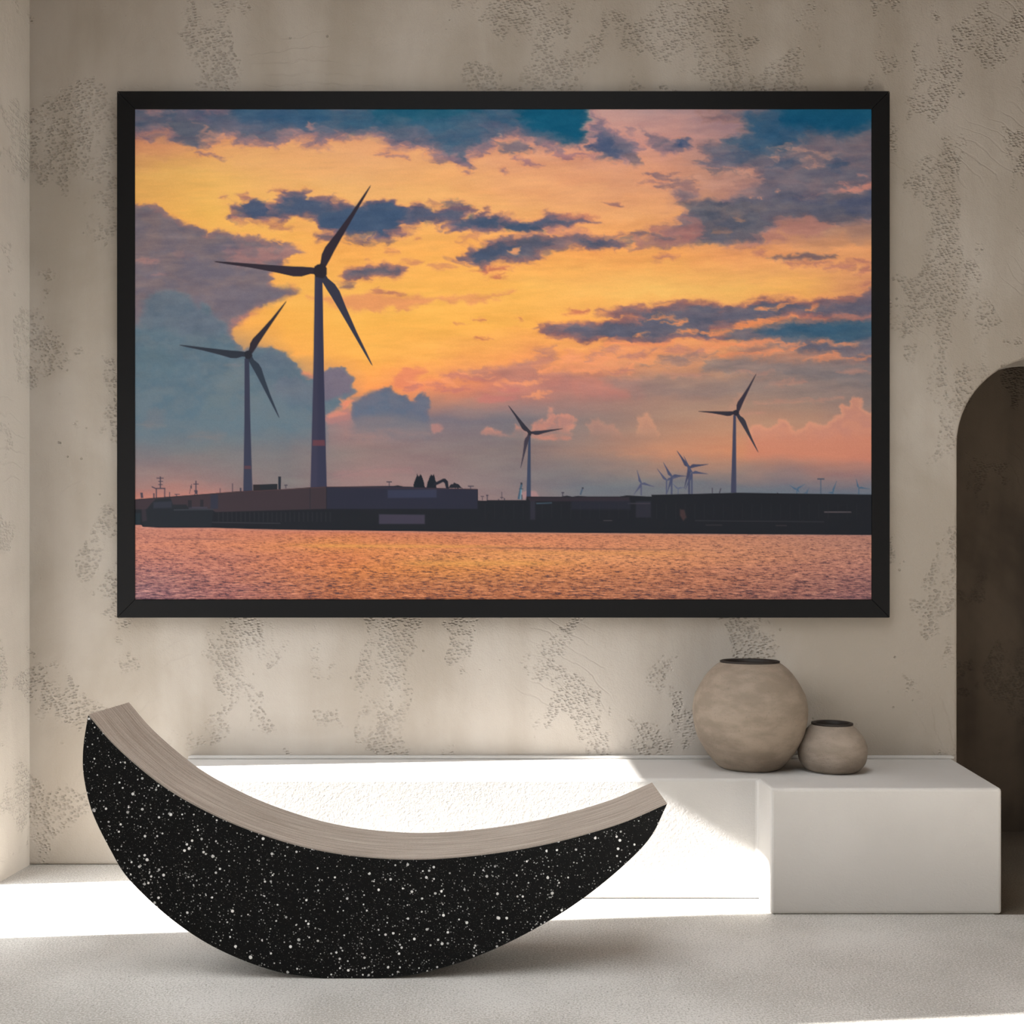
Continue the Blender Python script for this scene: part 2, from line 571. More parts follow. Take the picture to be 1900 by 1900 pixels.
#PRINT_BEGIN
# --- the print itself: an ink map worked out on a fine grid, in photo pixels
STEP = 1.25
gx = np.arange(250, 1618 + 0.01, STEP); gy = np.arange(202, 1113 + 0.01, STEP)
PX, PY = np.meshgrid(gx, gy)
H_, W_ = PX.shape
rng = np.random.default_rng(7)
LAT = rng.random((512, 512))


def vn(x, y):
    xi = np.floor(x).astype(int); yi = np.floor(y).astype(int)
    fx = x - xi; fy = y - yi
    fx = fx * fx * (3 - 2 * fx); fy = fy * fy * (3 - 2 * fy)
    a = LAT[yi & 511, xi & 511]; b = LAT[yi & 511, (xi + 1) & 511]
    c = LAT[(yi + 1) & 511, xi & 511]; d = LAT[(yi + 1) & 511, (xi + 1) & 511]
    return (a * (1 - fx) + b * fx) * (1 - fy) + (c * (1 - fx) + d * fx) * fy


def fbm(x, y, o=4, g=0.55):
    s = 0; a = 1; t = 0
    for k in range(o):
        s = s + a * (vn(x * 2 ** k + 37.7 * k, y * 2 ** k + 91.3 * k) * 2 - 1); t += a; a *= g
    return s / t


sky = np.array([
 # 250            390            530            670            810            950            1090           1230           1370           1500           1618
 [(112,112,122),(95,105,122),(70,98,120),(60,96,116),(60,96,115),(110,115,125),(205,165,152),(182,152,148),(150,130,135),(100,108,122),(70,98,120)],   #202
 [(215,150,110),(232,168,110),(232,172,115),(232,170,118),(228,166,118),(222,162,128),(212,158,140),(210,156,138),(160,132,132),(112,112,122),(100,108,120)],  #260
 [(240,190,104),(240,188,104),(240,184,112),(238,182,116),(238,178,112),(234,170,116),(226,163,118),(218,157,122),(175,138,125),(122,112,118),(114,110,118)],  #320
 [(238,176,92),(242,190,94),(242,186,96),(240,182,102),(240,182,104),(238,176,106),(236,172,110),(232,168,112),(190,138,112),(150,118,112),(120,108,114)],  #400
 [(236,165,95),(242,172,88),(242,176,86),(242,172,86),(242,176,88),(242,174,90),(240,168,90),(238,168,92),(232,160,98),(234,166,106),(234,166,110)],  #470
 [(236,165,95),(240,170,86),(242,182,86),(242,185,88),(242,180,84),(243,183,88),(243,186,96),(243,192,102),(243,190,102),(240,180,96),(205,140,105)],  #540
 [(210,150,105),(240,170,86),(243,180,80),(243,182,82),(243,182,82),(243,180,84),(242,172,84),(240,165,86),(236,156,90),(215,135,95),(190,122,100)],  #600
 [(95,114,120),(120,118,120),(242,172,82),(243,176,80),(242,172,84),(236,158,88),(226,150,96),(222,152,100),(196,140,106),(165,128,110),(150,122,112)],  #660
 [(92,115,122),(95,116,122),(120,120,122),(243,158,84),(228,140,92),(200,128,106),(178,124,108),(160,128,112),(140,126,114),(132,124,116),(124,121,118)],  #720
 [(94,112,118),(98,114,118),(108,116,120),(165,124,116),(122,115,118),(116,114,116),(136,120,112),(164,132,110),(178,140,112),(176,138,112),(160,132,116)],  #780
 [(114,112,112),(116,116,113),(118,117,114),(136,120,112),(134,118,112),(126,116,110),(152,124,108),(188,138,106),(202,140,102),(198,134,104),(192,126,104)],  #840
 [(150,116,106),(136,114,108),(118,112,108),(148,122,115),(142,120,114),(124,116,113),(106,113,116),(108,114,116),(110,115,118),(110,112,118),(112,112,118)],  #900
 [(184,116,96),(166,116,104),(128,112,108),(156,126,116),(148,122,115),(132,118,113),(112,114,116),(114,114,114),(100,112,118),(88,112,122),(90,112,122)]], float)  #925
skx = np.array([250, 390, 530, 670, 810, 950, 1090, 1230, 1370, 1500, 1618.]); sky_y = np.array([202, 260, 320, 400, 470, 540, 600, 660, 720, 780, 840, 900, 925.])


def grid_interp(tab, tx, ty, x, y):
    i = np.clip(np.searchsorted(tx, x) - 1, 0, len(tx) - 2); j = np.clip(np.searchsorted(ty, y) - 1, 0, len(ty) - 2)
    fx = np.clip((x - tx[i]) / (tx[i + 1] - tx[i]), 0, 1)[..., None]; fy = np.clip((y - ty[j]) / (ty[j + 1] - ty[j]), 0, 1)[..., None]
    return (tab[j, i] * (1 - fx) + tab[j, i + 1] * fx) * (1 - fy) + (tab[j + 1, i] * (1 - fx) + tab[j + 1, i + 1] * fx) * fy


wx = fbm(PX / 120, PY / 60, 4) * 26
wy = fbm(PX / 120 + 50, PY / 45 + 20, 4) * 16
IMG = grid_interp(sky, skx, sky_y, PX + wx, PY + wy)
IMG += (fbm(PX / 90, PY / 16 + 7, 4) * 7)[..., None] * np.array([0.6, 1.0, 0.7])


def sdf(poly, x, y):
    P = np.array(poly, float); Q = np.roll(P, -1, axis=0)
    d = np.full(x.shape, 1e9); s = np.zeros(x.shape, bool)
    for (ax_, ay_), (bx_, by_) in zip(P, Q):
        ex, ey = bx_ - ax_, by_ - ay_
        wx_, wy_ = x - ax_, y - ay_
        t = np.clip((wx_ * ex + wy_ * ey) / (ex * ex + ey * ey + 1e-9), 0, 1)
        d = np.minimum(d, (wx_ - ex * t) ** 2 + (wy_ - ey * t) ** 2)
        if by_ != ay_:
            c = ((ay_ > y) != (by_ > y)) & (x < ax_ + ex * (y - ay_) / ey)
            s ^= c
    d = np.sqrt(d)
    return np.where(s, d, -d)


def layer(poly, col, soft=4, warp=6, op=1.0, col2=None, rim=None, fx=22, fy=14, seed=0, hole=0.0, inset=0.0, o=5, fade=None):
    xs_ = [p[0] for p in poly]; ys_ = [p[1] for p in poly]
    m = soft * 2 + warp * 1.5 + 6
    i0 = max(int((min(ys_) - m - 202) / STEP), 0); i1 = min(int((max(ys_) + m - 202) / STEP) + 1, H_)
    j0 = max(int((min(xs_) - m - 250) / STEP), 0); j1 = min(int((max(xs_) + m - 250) / STEP) + 1, W_)
    if i1 <= i0 or j1 <= j0: return
    x = PX[i0:i1, j0:j1]; y = PY[i0:i1, j0:j1]
    if warp:
        n1 = fbm(x / fx + seed * 13.1, y / fy + seed * 7.7, o, 0.6); n2 = fbm(x / fx + 77 + seed * 5.3, y / fy + 31 + seed, o, 0.6)
        d = sdf(poly, x + n1 * warp, y + n2 * warp * 0.8)
        d = d + fbm(x / (fx * 0.6) + 11 + seed, y / (fy * 0.6) + seed * 3, o, 0.65) * warp * 0.9
    else: d = sdf(poly, x, y)
    d = d - inset
    a = np.clip(d / (2 * soft) + 0.5, 0, 1); a = a * a * (3 - 2 * a)
    c = np.array(col, float)[None, None, :] + np.zeros(x.shape + (3,))
    if col2 is not None:
        t = np.clip(fbm(x / (fx * 1.3) + 5 + seed, y / (fy * 1.1) + 9, 4) * 1.6 + 0.5, 0, 1)[..., None]
        c = c * (1 - t) + np.array(col2, float) * t
    if rim is not None:
        t = np.clip(1 - d / (soft * 2.2 + 3), 0, 1)[..., None]
        c = c * (1 - t) + np.array(rim, float) * t
    if hole:
        a = a * np.clip(1 - hole * np.clip(fbm(x / fx * 1.3 + 3 + seed, y / (fy * 0.8) + 8, 5, 0.6) * 2.4, 0, 1), 0, 1)
    if fade:
        q = np.clip((fade[1] - y - fbm(x / 40, y / 20 + seed, 3) * 14) / (fade[1] - fade[0]), 0, 1); a = a * q * q * (3 - 2 * q)
    a = (a * op)[..., None]
    IMG[i0:i1, j0:j1] = IMG[i0:i1, j0:j1] * (1 - a) + c * a


def streak(x0_, y0_, x1_, y1_, w, col, op=0.8, soft=None, warp=None, seed=0, rim=None):
    n_ = 8; up = []; dn = []
    for k in range(n_ + 1):
        t = k / n_; ww = w * math.sin(math.pi * min(max(t, 0.04), 0.96)) ** 0.7
        xx = x0_ + (x1_ - x0_) * t; yy = y0_ + (y1_ - y0_) * t
        up.append((xx, yy - ww)); dn.append((xx, yy + ww))
    layer(up + dn[::-1], col, (soft if soft else max(w * 0.5, 1.4)) * 1.35, (w * 0.9 if warp is None else warp) * 1.5 + 1, op, fx=24, fy=6, seed=seed, rim=rim, hole=0.25)


# -- top cloud bank
layer([(230,190),(230,250),(262,262),(285,247),(305,243),(320,258),(345,268),(368,272),(390,266),(404,256),(430,262),(455,270),(480,270),(510,274),(530,266),(545,256),(562,258),(580,272),(600,270),(618,256),(650,258),(690,256),(712,262),(735,278),(770,276),(800,284),(835,300),(858,312),(876,306),(880,290),(905,284),(930,262),(950,255),(985,272),(1015,278),(1050,276),(1085,280),(1080,262),(1088,235),(1080,212),(1066,190)],
      (84,100,118), 8, 13, 0.97, (100,106,122), (175,130,125), seed=1)
layer([(560,190),(560,225),(640,250),(740,240),(800,250),(840,280),(880,262),(900,240),(960,235),(1010,250),(1060,262),(1082,250),(1086,225),(1070,190)], (50,94,118), 14, 12, 0.85, (70,98,118), seed=2, inset=4)
layer([(690,190),(700,218),(760,225),(830,215),(900,205),(900,190)], (22,90,112), 16, 10, 0.8, seed=3)
layer([(960,190),(960,212),(1000,240),(1040,262),(1070,262),(1088,245),(1092,222),(1074,190)], (8,86,112), 15, 5, 0.95, seed=4)
layer([(430,190),(440,220),(520,235),(600,225),(620,190)], (50,92,120), 16, 8, 0.8, seed=5)
layer([(320,225),(350,215),(390,235),(395,262),(365,272),(330,262)], (96,104,116), 8, 8, 0.8, seed=6)
streak(360,228,400,262,5,(205,150,128),0.7,4,6,7)
streak(330,205,395,225,7,(120,112,128),0.5,8,8,8)
layer([(575,222),(595,228),(585,242),(570,238)], (185,140,130), 5, 5, 0.7, seed=9)
for (a, b, c, d, w, s) in ((365,287,400,283,4,10),(395,286,425,298,4,11),(262,258,300,252,6,12),(705,283,725,284,3,13),(722,290,768,296,3,14),(805,294,850,300,6,15),(840,300,880,312,6,16),(950,292,1000,306,5,17),(925,315,950,320,4,18),(850,322,880,321,2,19),(1030,286,1110,292,5,20),(1000,262,1030,282,7,21),(1025,275,1050,283,6,22)):
    streak(a, b, c, d, w, (150,112,122) if w < 6 else (128,112,124), 0.75, None, None, s)
layer([(925,265),(960,260),(985,275),(965,285),(935,282)], (110,108,120), 5, 8, 0.8, seed=23)
streak(925,248,932,252,4,(225,175,150),0.7,4,4,24)
streak(972,266,1000,276,4,(222,172,138),0.6,4,5,25)
# -- fragments right of the bank
layer([(1092,202),(1112,208),(1130,228),(1138,242),(1165,252),(1190,278),(1192,305),(1165,302),(1125,292),(1098,275),(1092,255),(1105,240),(1098,215)], (118,112,126), 6, 10, 0.92, (98,104,120), (160,130,135), seed=26)
layer([(1095,250),(1120,250),(1150,282),(1145,295),(1115,290),(1098,275)], (72,90,116), 8, 8, 0.85, seed=27)
layer([(1150,280),(1190,282),(1195,305),(1165,305)], (120,108,112), 5, 7, 0.8, seed=28)
layer([(1190,234),(1200,236),(1215,250),(1232,246),(1242,262),(1285,262),(1284,276),(1258,284),(1225,284),(1205,272),(1188,262),(1198,256)], (112,110,122), 5, 7, 0.92, (128,114,122), (165,132,132), seed=29)
streak(1246,268,1286,268,7,(56,84,116),0.9,5,4,30)
layer([(1166,236),(1180,236),(1178,246),(1168,244)], (150,125,132), 4, 4, 0.7, seed=31)
streak(1195,320,1285,335,6,(132,108,112),0.85,4,8,32); streak(1190,336,1250,338,4,(160,118,112),0.8,3,5,33)
streak(1225,342,1300,348,6,(140,112,112),0.85,3,6,34)
# -- right upper mass
layer([(1290,206),(1370,190),(1640,190),(1640,405),(1560,418),(1480,408),(1435,408),(1440,430),(1400,446),(1340,450),(1300,440),(1290,415),(1240,420),(1262,395),(1295,385),(1255,372),(1250,360),(1290,348),(1300,352),(1290,366),(1330,370),(1372,350),(1400,330),(1390,318),(1340,318),(1300,302),(1320,298),(1298,285),(1298,268),(1330,262),(1370,255),(1355,245),(1385,235),(1350,226),(1300,222)],
      (108,108,118), 7, 10, 0.97, (122,112,118), (172,132,122), fx=34, fy=14, seed=35)
layer([(1385,222),(1430,190),(1640,190),(1640,226),(1570,252),(1500,250),(1460,275),(1400,285),(1350,272),(1352,258),(1395,250),(1380,240)], (46,90,118), 16, 12, 0.95, (60,94,118), seed=36)
layer([(1430,190),(1640,190),(1640,218),(1580,242),(1520,240),(1460,228)], (16,86,116), 14, 8, 0.92, seed=37)
streak(1300,272,1370,272,9,(108,108,120),0.8,5,6,38)
streak(1320,295,1410,288,8,(72,92,114),0.8,7,6,39); streak(1295,302,1390,304,5,(108,106,118),0.9,4,5,40)
streak(1300,312,1370,320,5,(118,108,112),0.9,4,6,41)
for (a, b, c, d, w, s) in ((1420,292,1448,294,4,42),(1430,272,1500,280,5,43),(1500,286,1560,288,5,44),(1480,298,1520,306,5,45),(1350,312,1395,316,3,46),(1330,340,1380,330,12,47),(1290,335,1345,345,9,48),(1385,330,1420,328,8,49),(1385,365,1415,366,3,50),(1440,354,1460,354,2,51)):
    streak(a, b, c, d, w, (205,158,135), 0.8 if w < 5 else 0.55, None, 6, s)
layer([(1240,428),(1262,408),(1292,386),(1340,374),(1440,362),(1640,350),(1640,402),(1560,418),(1500,406),(1442,412),(1412,440),(1345,454),(1290,448),(1255,438)], (106,104,110), 7, 9, 0.85, (94,98,110), fx=40, fy=12, seed=58)
layer([(1185,452),(1210,440),(1250,425),(1300,440),(1290,455),(1220,462)], (142,112,110), 6, 8, 0.7, seed=59)
streak(1545,354,1630,342,6,(218,150,130),0.85,4,4,52); streak(1480,368,1560,356,3,(170,130,125),0.6,4,4,53)
streak(1590,326,1612,327,3,(196,146,134),0.8,3,3,54)
streak(1430,302,1480,303,7,(70,90,112),0.8,6,4,55); streak(1530,303,1575,303,12,(72,92,114),0.8,8,6,56)
layer([(1545,372),(1640,348),(1640,385),(1580,392)], (80,90,112), 10, 8, 0.85, seed=57)
streak(1460,370,1520,372,7,(88,94,112),0.7,6,5,58)
layer([(1270,380),(1300,370),(1350,380),(1420,385),(1420,425),(1380,444),(1320,442),(1300,420),(1285,400)], (100,102,108), 12, 12, 0.8, (112,106,108), seed=59)
for (a, b, c, d, w, s) in ((1310,376,1350,384,5,60),(1325,412,1400,412,6,61),(1375,398,1400,398,4,62),(1300,405,1340,400,6,63),(1330,420,1370,424,5,64)):
    streak(a, b, c, d, w, (78,86,100), 0.7, 4, 5, s)
streak(1355,405,1385,403,3,(168,128,104),0.7,2,3,65); streak(1330,426,1365,430,4,(172,126,100),0.6,3,4,66)
layer([(1425,412),(1500,405),(1560,416),(1530,432),(1440,450),(1400,458),(1345,462),(1350,450),(1400,440),(1430,428)], (176,126,112), 8, 9, 0.75, seed=67, hole=0.8)
layer([(1150,432),(1200,428),(1240,410),(1290,412),(1310,440),(1260,455),(1180,452)], (178,122,110), 6, 9, 0.8, (150,112,108), seed=68, hole=0.5)
streak(1168,438,1190,434,4,(110,106,112),0.8,3,4,69); streak(1195,434,1240,442,4,(112,106,112),0.8,3,4,70); streak(1148,452,1178,444,6,(108,106,112),0.85,4,5,71); streak(1165,458,1205,456,2,(150,110,108),0.7,2,3,72)
# -- middle cloud
layer([(424,400),(430,382),(442,374),(452,378),(466,362),(484,368),(498,374),(512,378),(526,356),(548,350),(570,362),(592,368),(616,364),(640,374),(665,378),(688,374),(720,372),(745,384),(766,378),(790,384),(815,394),(835,386),(850,376),(866,390),(860,402),(882,398),(894,384),(915,394),(950,400),(975,406),(1005,400),(1020,392),(1060,396),(1100,404),(1112,410),(1085,420),(1050,420),(1020,428),(1000,432),(950,424),(900,428),(850,430),(826,424),(835,414),(790,414),(748,418),(742,432),(715,446),(680,440),(655,440),(625,432),(590,424),(580,405),(548,404),(520,412),(500,408),(475,408),(450,404),(432,410)],
      (74,88,108), 5, 9, 0.98, (90,96,112), (150,108,108), seed=73)
layer([(650,378),(700,376),(742,388),(740,420),(710,440),(670,436),(640,425),(600,418),(595,395)], (62,86,110), 8, 6, 0.85, seed=74)
layer([(455,376),(480,368),(500,380),(505,398),(480,404),(458,396)], (66,84,108), 6, 5, 0.8, seed=75)
layer([(530,362),(560,358),(590,374),(600,396),(560,392),(530,384)], (70,88,110), 6, 5, 0.8, seed=76)
layer([(760,384),(800,390),(850,400),(860,410),(800,412),(752,408)], (82,92,110), 6, 6, 0.7, seed=77)
layer([(868,402),(920,400),(930,415),(890,420),(862,416)], (64,84,106), 6, 5, 0.8, seed=78)
layer([(935,412),(990,410),(1015,428),(970,430),(940,424)], (54,78,102), 6, 4, 0.85, seed=79)
streak(426,394,444,390,5,(200,140,105),0.6,4,4,80)
layer([(548,404),(570,402),(582,420),(570,432),(546,420)], (242,178,96), 5, 4, 0.9, seed=81)
for (a, b, c, d, w, s) in ((460,412,500,412,5,82),(490,412,545,422,6,83),(430,402,455,412,6,84),(510,348,530,352,4,85),(410,364,425,366,4,86),(452,360,470,362,3,87)):
    streak(a, b, c, d, w, (178,118,104), 0.7, 3, 5, s)
layer([(572,434),(590,428),(615,432),(632,440),(640,450),(610,452),(585,448)], (84,92,108), 4, 5, 0.92, rim=(160,110,104), seed=88)
streak(650,446,705,446,5,(120,98,108),0.85,4,5,89); streak(700,440,730,448,6,(120,98,108),0.8,4,5,90); streak(722,426,772,426,6,(160,112,106),0.7,4,5,91)
streak(790,374,820,378,5,(176,124,104),0.7,3,5,92); streak(820,376,862,380,8,(108,98,108),0.8,4,6,93); streak(880,404,895,384,4,(165,115,104),0.5,3,4,94)
# -- lower tail
layer([(855,478),(872,462),(900,452),(925,440),(960,434),(1005,434),(1060,432),(1100,434),(1150,440),(1172,450),(1145,460),(1095,464),(1050,458),(1010,470),(985,482),(960,488),(930,490),(890,500),(876,496),(868,488)],
      (96,98,108), 5, 8, 0.97, (84,90,106), (160,112,104), seed=95)
layer([(868,480),(895,458),(935,452),(935,480),(885,494)], (66,82,102), 6, 6, 0.8, seed=96)
layer([(942,462),(958,456),(962,468),(950,474)], (236,164,104), 4, 3, 0.85, seed=97)
layer([(990,462),(1040,440),(1080,445),(1060,458),(1010,472)], (128,108,108), 5, 6, 0.7, seed=98)
streak(1088,452,1150,446,8,(80,88,104),0.8,5,5,99); streak(850,450,900,436,5,(190,126,104),0.6,3,6,100); streak(830,480,862,488,4,(170,116,104),0.7,3,5,101)
streak(1020,425,1100,432,5,(196,132,110),0.7,3,6,102); streak(1120,379,1165,383,3,(150,110,108),0.85,2,3,103)
for (a, b, c, d, w, s) in ((1040,400,1110,400,6,104),(880,494,960,500,4,105),(795,495,850,498,3,106),(722,468,752,470,3,107),(760,445,772,446,3,108),(745,488,785,490,3,109)):
    streak(a, b, c, d, w, (196,124,100), 0.6, 2.5, 4, s)
layer([(630,512),(655,498),(690,488),(720,490),(756,500),(738,510),(700,514),(660,520),(640,522)], (84,88,104), 4, 6, 0.95, rim=(170,112,100), seed=110)
streak(625,528,655,527,4,(120,94,100),0.8,2.5,4,111); streak(690,542,745,546,4,(178,112,96),0.8,3,4,112)
layer([(570,552),(690,548),(780,550),(900,548),(950,542),(900,556),(800,560),(760,570),(700,578),(640,570)], (220,140,100), 6, 8, 0.65, seed=113)
for (a, b, c, d, w, s) in ((868,593,900,596,2.5,114),(842,597,860,600,2,115),(872,624,910,626,2.5,116),(950,595,962,596,2,117),(1050,578,1096,574,4,118),(905,510,940,512,3,119),(870,502,950,500,4,120)):
    streak(a, b, c, d, w, (196,112,88), 0.8, 1.6, 2, s)
# -- grey mass and cumulus at the left
layer([(230,376),(270,380),(292,382),(318,400),(350,408),(372,420),(388,430),(410,422),(432,438),(470,438),(520,450),(556,462),(552,472),(528,486),(518,498),(504,508),(498,522),(510,532),(548,540),(545,546),(515,556),(480,572),(455,588),(430,605),(430,640),(230,640)],
      (112,108,116), 4, 7, 0.98, (122,112,114), (150,115,112), seed=121)
layer([(430,482),(450,462),(500,458),(560,462),(540,480),(500,488),(440,490)], (172,124,114), 7, 8, 0.7, seed=122, hole=0.6)
layer([(400,460),(450,452),(470,462),(420,474)], (150,118,116), 6, 8, 0.6, seed=123)
streak(245,486,300,486,6,(178,134,122),0.75,4,4,124); streak(315,474,360,478,4,(150,122,118),0.5,4,4,125); streak(275,506,310,506,3,(165,130,122),0.6,3,3,126)
layer([(395,540),(440,530),(500,530),(556,538),(520,552),(470,575),(430,590),(400,570)], (108,104,112), 10, 8, 0.7, seed=127)
streak(540,534,556,538,5,(190,125,100),0.7,4,4,128); streak(425,600,480,575,6,(205,130,108),0.5,6,6,129)
layer([(230,606),(258,602),(262,575),(275,555),(290,540),(315,535),(340,540),(355,552),(368,568),(376,560),(392,572),(405,592),(422,606),(432,624),(445,640),(455,648),(470,645),(490,640),(508,648),(530,654),(540,664),(556,682),(566,692),(585,696),(600,688),(612,682),(640,682),(652,698),(654,720),(661,730),(642,742),(632,740),(640,752),(620,762),(602,772),(610,800),(612,860),(230,860)],
      (90,113,122), 2.2, 6, 0.98, (98,116,122), (118,118,122), seed=130, fx=16, fy=14, fade=(760, 850))
layer([(255,600),(262,575),(290,541),(320,537),(360,560),(395,580),(425,612),(380,620),(300,610)], (98,110,120), 12, 8, 0.6, seed=131)
layer([(360,820),(365,780),(385,730),(410,690),(450,676),(520,700),(530,760),(600,790),(600,860),(360,860)], (106,120,122), 14, 12, 0.6, (96,118,124), seed=132, fade=(770, 850))
layer([(470,645),(528,656),(556,690),(540,720),(480,720),(460,680)], (86,106,118), 14, 8, 0.5, seed=133)
streak(415,676,455,678,2.5,(135,128,126),0.5,2,2,134)
layer([(590,700),(612,684),(640,686),(652,704),(655,728),(630,735),(600,745)], (118,104,116), 5, 5, 0.75, seed=135)
layer([(270,765),(290,755),(305,762),(300,785),(268,785)], (112,116,118), 8, 6, 0.5, seed=136); streak(250,788,305,790,4,(140,124,116),0.5,4,3,137)
streak(560,694,588,698,5,(232,140,100),0.6,3,4,138)
layer([(628,748),(660,740),(720,716),(700,724),(672,736),(650,748),(635,762)], (228,138,104), 3, 5, 0.8, seed=139)
layer([(600,775),(640,758),(655,768),(650,780),(605,790)], (170,122,115), 4, 5, 0.8, seed=140)
layer([(600,770),(625,762),(645,766),(610,776)], (222,140,112), 3, 4, 0.6, seed=141)
layer([(735,700),(752,682),(772,682),(785,690),(770,705),(790,730),(740,722),(722,712)], (222,132,96), 6, 8, 0.8, seed=142)
layer([(650,748),(662,745),(672,736),(688,732),(702,722),(716,716),(728,722),(738,732),(752,732),(762,742),(770,746),(772,734),(784,730),(798,738),(801,752),(794,764),(799,780),(790,800),(720,800),(660,790),(650,772)],
      (96,106,120), 2.5, 4, 0.97, (90,106,122), (112,108,116), seed=143, fx=14, fy=12, fade=(770, 812))
layer([(655,780),(700,765),(760,770),(800,785),(800,812),(650,812)], (118,116,118), 12, 6, 0.8, seed=144)
layer([(800,786),(810,784),(822,794),(820,802),(806,804),(798,796)], (176,128,116), 3, 4, 0.8, seed=145)
for pg, c_, s_ in (([(265,575),(280,548),(312,540),(345,552),(340,575),(300,580)], (108,118,124), 301), ([(330,600),(360,572),(395,588),(420,615),(390,640),(340,632)], (100,112,122), 302), ([(470,668),(500,652),(532,660),(552,690),(520,705),(480,700)], (96,108,118), 303),
                   ([(500,730),(520,700),(560,700),(590,715),(600,750),(560,770),(510,760)], (110,114,122), 304), ([(395,720),(420,690),(455,685),(460,720),(420,745)], (112,124,124), 305), ([(370,780),(385,735),(420,735),(430,780)], (108,122,122), 306), ([(250,650),(300,640),(330,680),(300,720),(250,720)], (86,112,120), 307), ([(440,760),(480,735),(530,745),(540,790),(450,800)], (104,120,124), 308)):
    layer(pg, c_, 7, 8, 0.5, seed=s_, fx=18, fy=14, fade=(max(p[1] for p in pg) - 45, max(p[1] for p in pg) + 4))
for pg, s_ in (([(655,742),(680,728),(705,724),(716,742),(680,752)], 309), ([(718,728),(740,734),(748,752),(722,750)], 310), ([(768,748),(776,736),(796,740),(798,760),(775,762)], 311)):
    layer(pg, (108,112,122), 4, 5, 0.5, seed=s_, fx=12, fy=10)
# -- mauve shelf in the centre
layer([(860,688),(900,680),(960,676),(1000,660),(1020,640),(1030,660),(1000,690),(1100,696),(1180,702),(1200,735),(1100,738),(1000,715),(930,708),(880,700)], (182,124,108), 9, 9, 0.75, (172,122,110), seed=146)
for (a, b, c, d, w, s) in ((820,700,910,702,6,147),(790,715,830,720,6,148),(820,726,875,724,5,149),(920,722,960,724,5,150),(750,716,780,718,5,151),(880,738,960,742,5,152)):
    streak(a, b, c, d, w, (188,118,106), 0.75, 3, 5, s)
for (a, b, c, d, w, s) in ((855,690,910,698,2.5,153),(915,708,975,710,3,154),(960,712,1010,708,4,155),(810,706,850,712,2.5,156),(920,714,940,722,3,157),(965,735,1030,730,4,158),(760,706,800,712,3,159),(1000,694,1040,680,5,160),(1030,672,1070,660,6,161),(1060,684,1110,690,5,162),(1090,670,1150,664,6,163),(1140,690,1180,680,6,164)):
    streak(a, b, c, d, w, (236,156,104), 0.75, 2, 5, s)
layer([(1040,676),(1060,655),(1130,645),(1250,640),(1330,640),(1300,660),(1180,672),(1130,690),(1060,688)], (226,150,104), 7, 9, 0.55, seed=165, hole=0.8)
for (a, b, c, d, w, s) in ((1120,645,1150,646,5,166),(1110,690,1170,685,5,167),(1150,660,1200,655,5,168),(1200,650,1300,650,5,169),(1080,662,1120,656,3,170)):
    streak(a, b, c, d, w, (176,124,112), 0.7, 3, 6, s)
# -- long dark bars at the right
layer([(1105,583),(1125,574),(1150,567),(1215,564),(1290,558),(1340,562),(1400,555),(1440,550),(1480,558),(1530,556),(1590,548),(1640,538),(1640,590),(1560,592),(1470,586),(1440,594),(1380,604),(1330,610),(1370,626),(1300,634),(1240,632),(1200,637),(1140,636),(1090,634),(1040,628),(1010,616),(995,604),(1020,600),(1070,598),(1130,592),(1180,590),(1140,584)],
      (100,98,110), 5, 8, 0.96, (86,92,108), (170,110,98), fx=44, fy=10, seed=171)
layer([(1330,612),(1400,604),(1450,596),(1520,594),(1640,592),(1640,668),(1560,660),(1500,655),(1440,640),(1370,632)], (98,104,116), 7, 8, 0.9, (108,106,114), fx=44, fy=10, seed=172)
layer([(1400,612),(1480,600),(1560,595),(1640,594),(1640,624),(1560,630),(1480,628),(1420,622)], (50,90,112), 9, 6, 0.92, (62,94,112), fx=40, fy=10, seed=173)
for (a, b, c, d, w, s) in ((1200,588,1260,584,4,174),(1225,598,1275,593,4,175),(1248,616,1300,612,5,176),(1300,618,1362,614,5,177),(1355,606,1450,590,7,178),(1415,574,1455,570,4,179),(1450,566,1475,558,4,180),(1490,572,1530,566,4,181),(1175,622,1210,621,3,182)):
    streak(a, b, c, d, w, (238,150,90), 0.85, 2.5, 3, s)
streak(1545,588,1620,584,4,(188,130,110),0.6,3,3,183)
for (a, b, c, d, w, s) in ((1130,640,1260,636,5,184),(1300,640,1480,634,6,185),(1340,658,1440,656,4,186),(1450,646,1490,642,4,187),(1505,638,1600,636,4,188),(1490,664,1618,660,4,189),(1380,648,1450,652,4,190)):
    streak(a, b, c, d, w, (232,146,98), 0.75, 3, 4, s)
for (a, b, c, d, w, s) in ((1350,650,1450,646,5,191),(1230,664,1330,656,6,192),(1200,676,1300,668,6,193),(1530,646,1618,648,8,194)):
    streak(a, b, c, d, w, (128,114,114), 0.6, 4, 5, s)
layer([(1300,672),(1400,662),(1490,672),(1640,668),(1640,720),(1500,700),(1400,694),(1300,690)], (124,120,118), 9, 6, 0.7, seed=195)
layer([(1110,700),(1400,700),(1640,712),(1640,745),(1400,730),(1180,738)], (142,124,114), 10, 6, 0.6, seed=196)
for (a, b, c, d, w, s) in ((1220,698,1310,694,4,197),(1150,702,1200,704,3,198),(1420,714,1500,708,4,199),(1350,690,1430,688,3,200),(1560,688,1618,690,3,201),(1310,770,1420,766,2,202),(1400,748,1560,738,3,203)):
    streak(a, b, c, d, w, (188,138,116), 0.6, 3, 4, s)
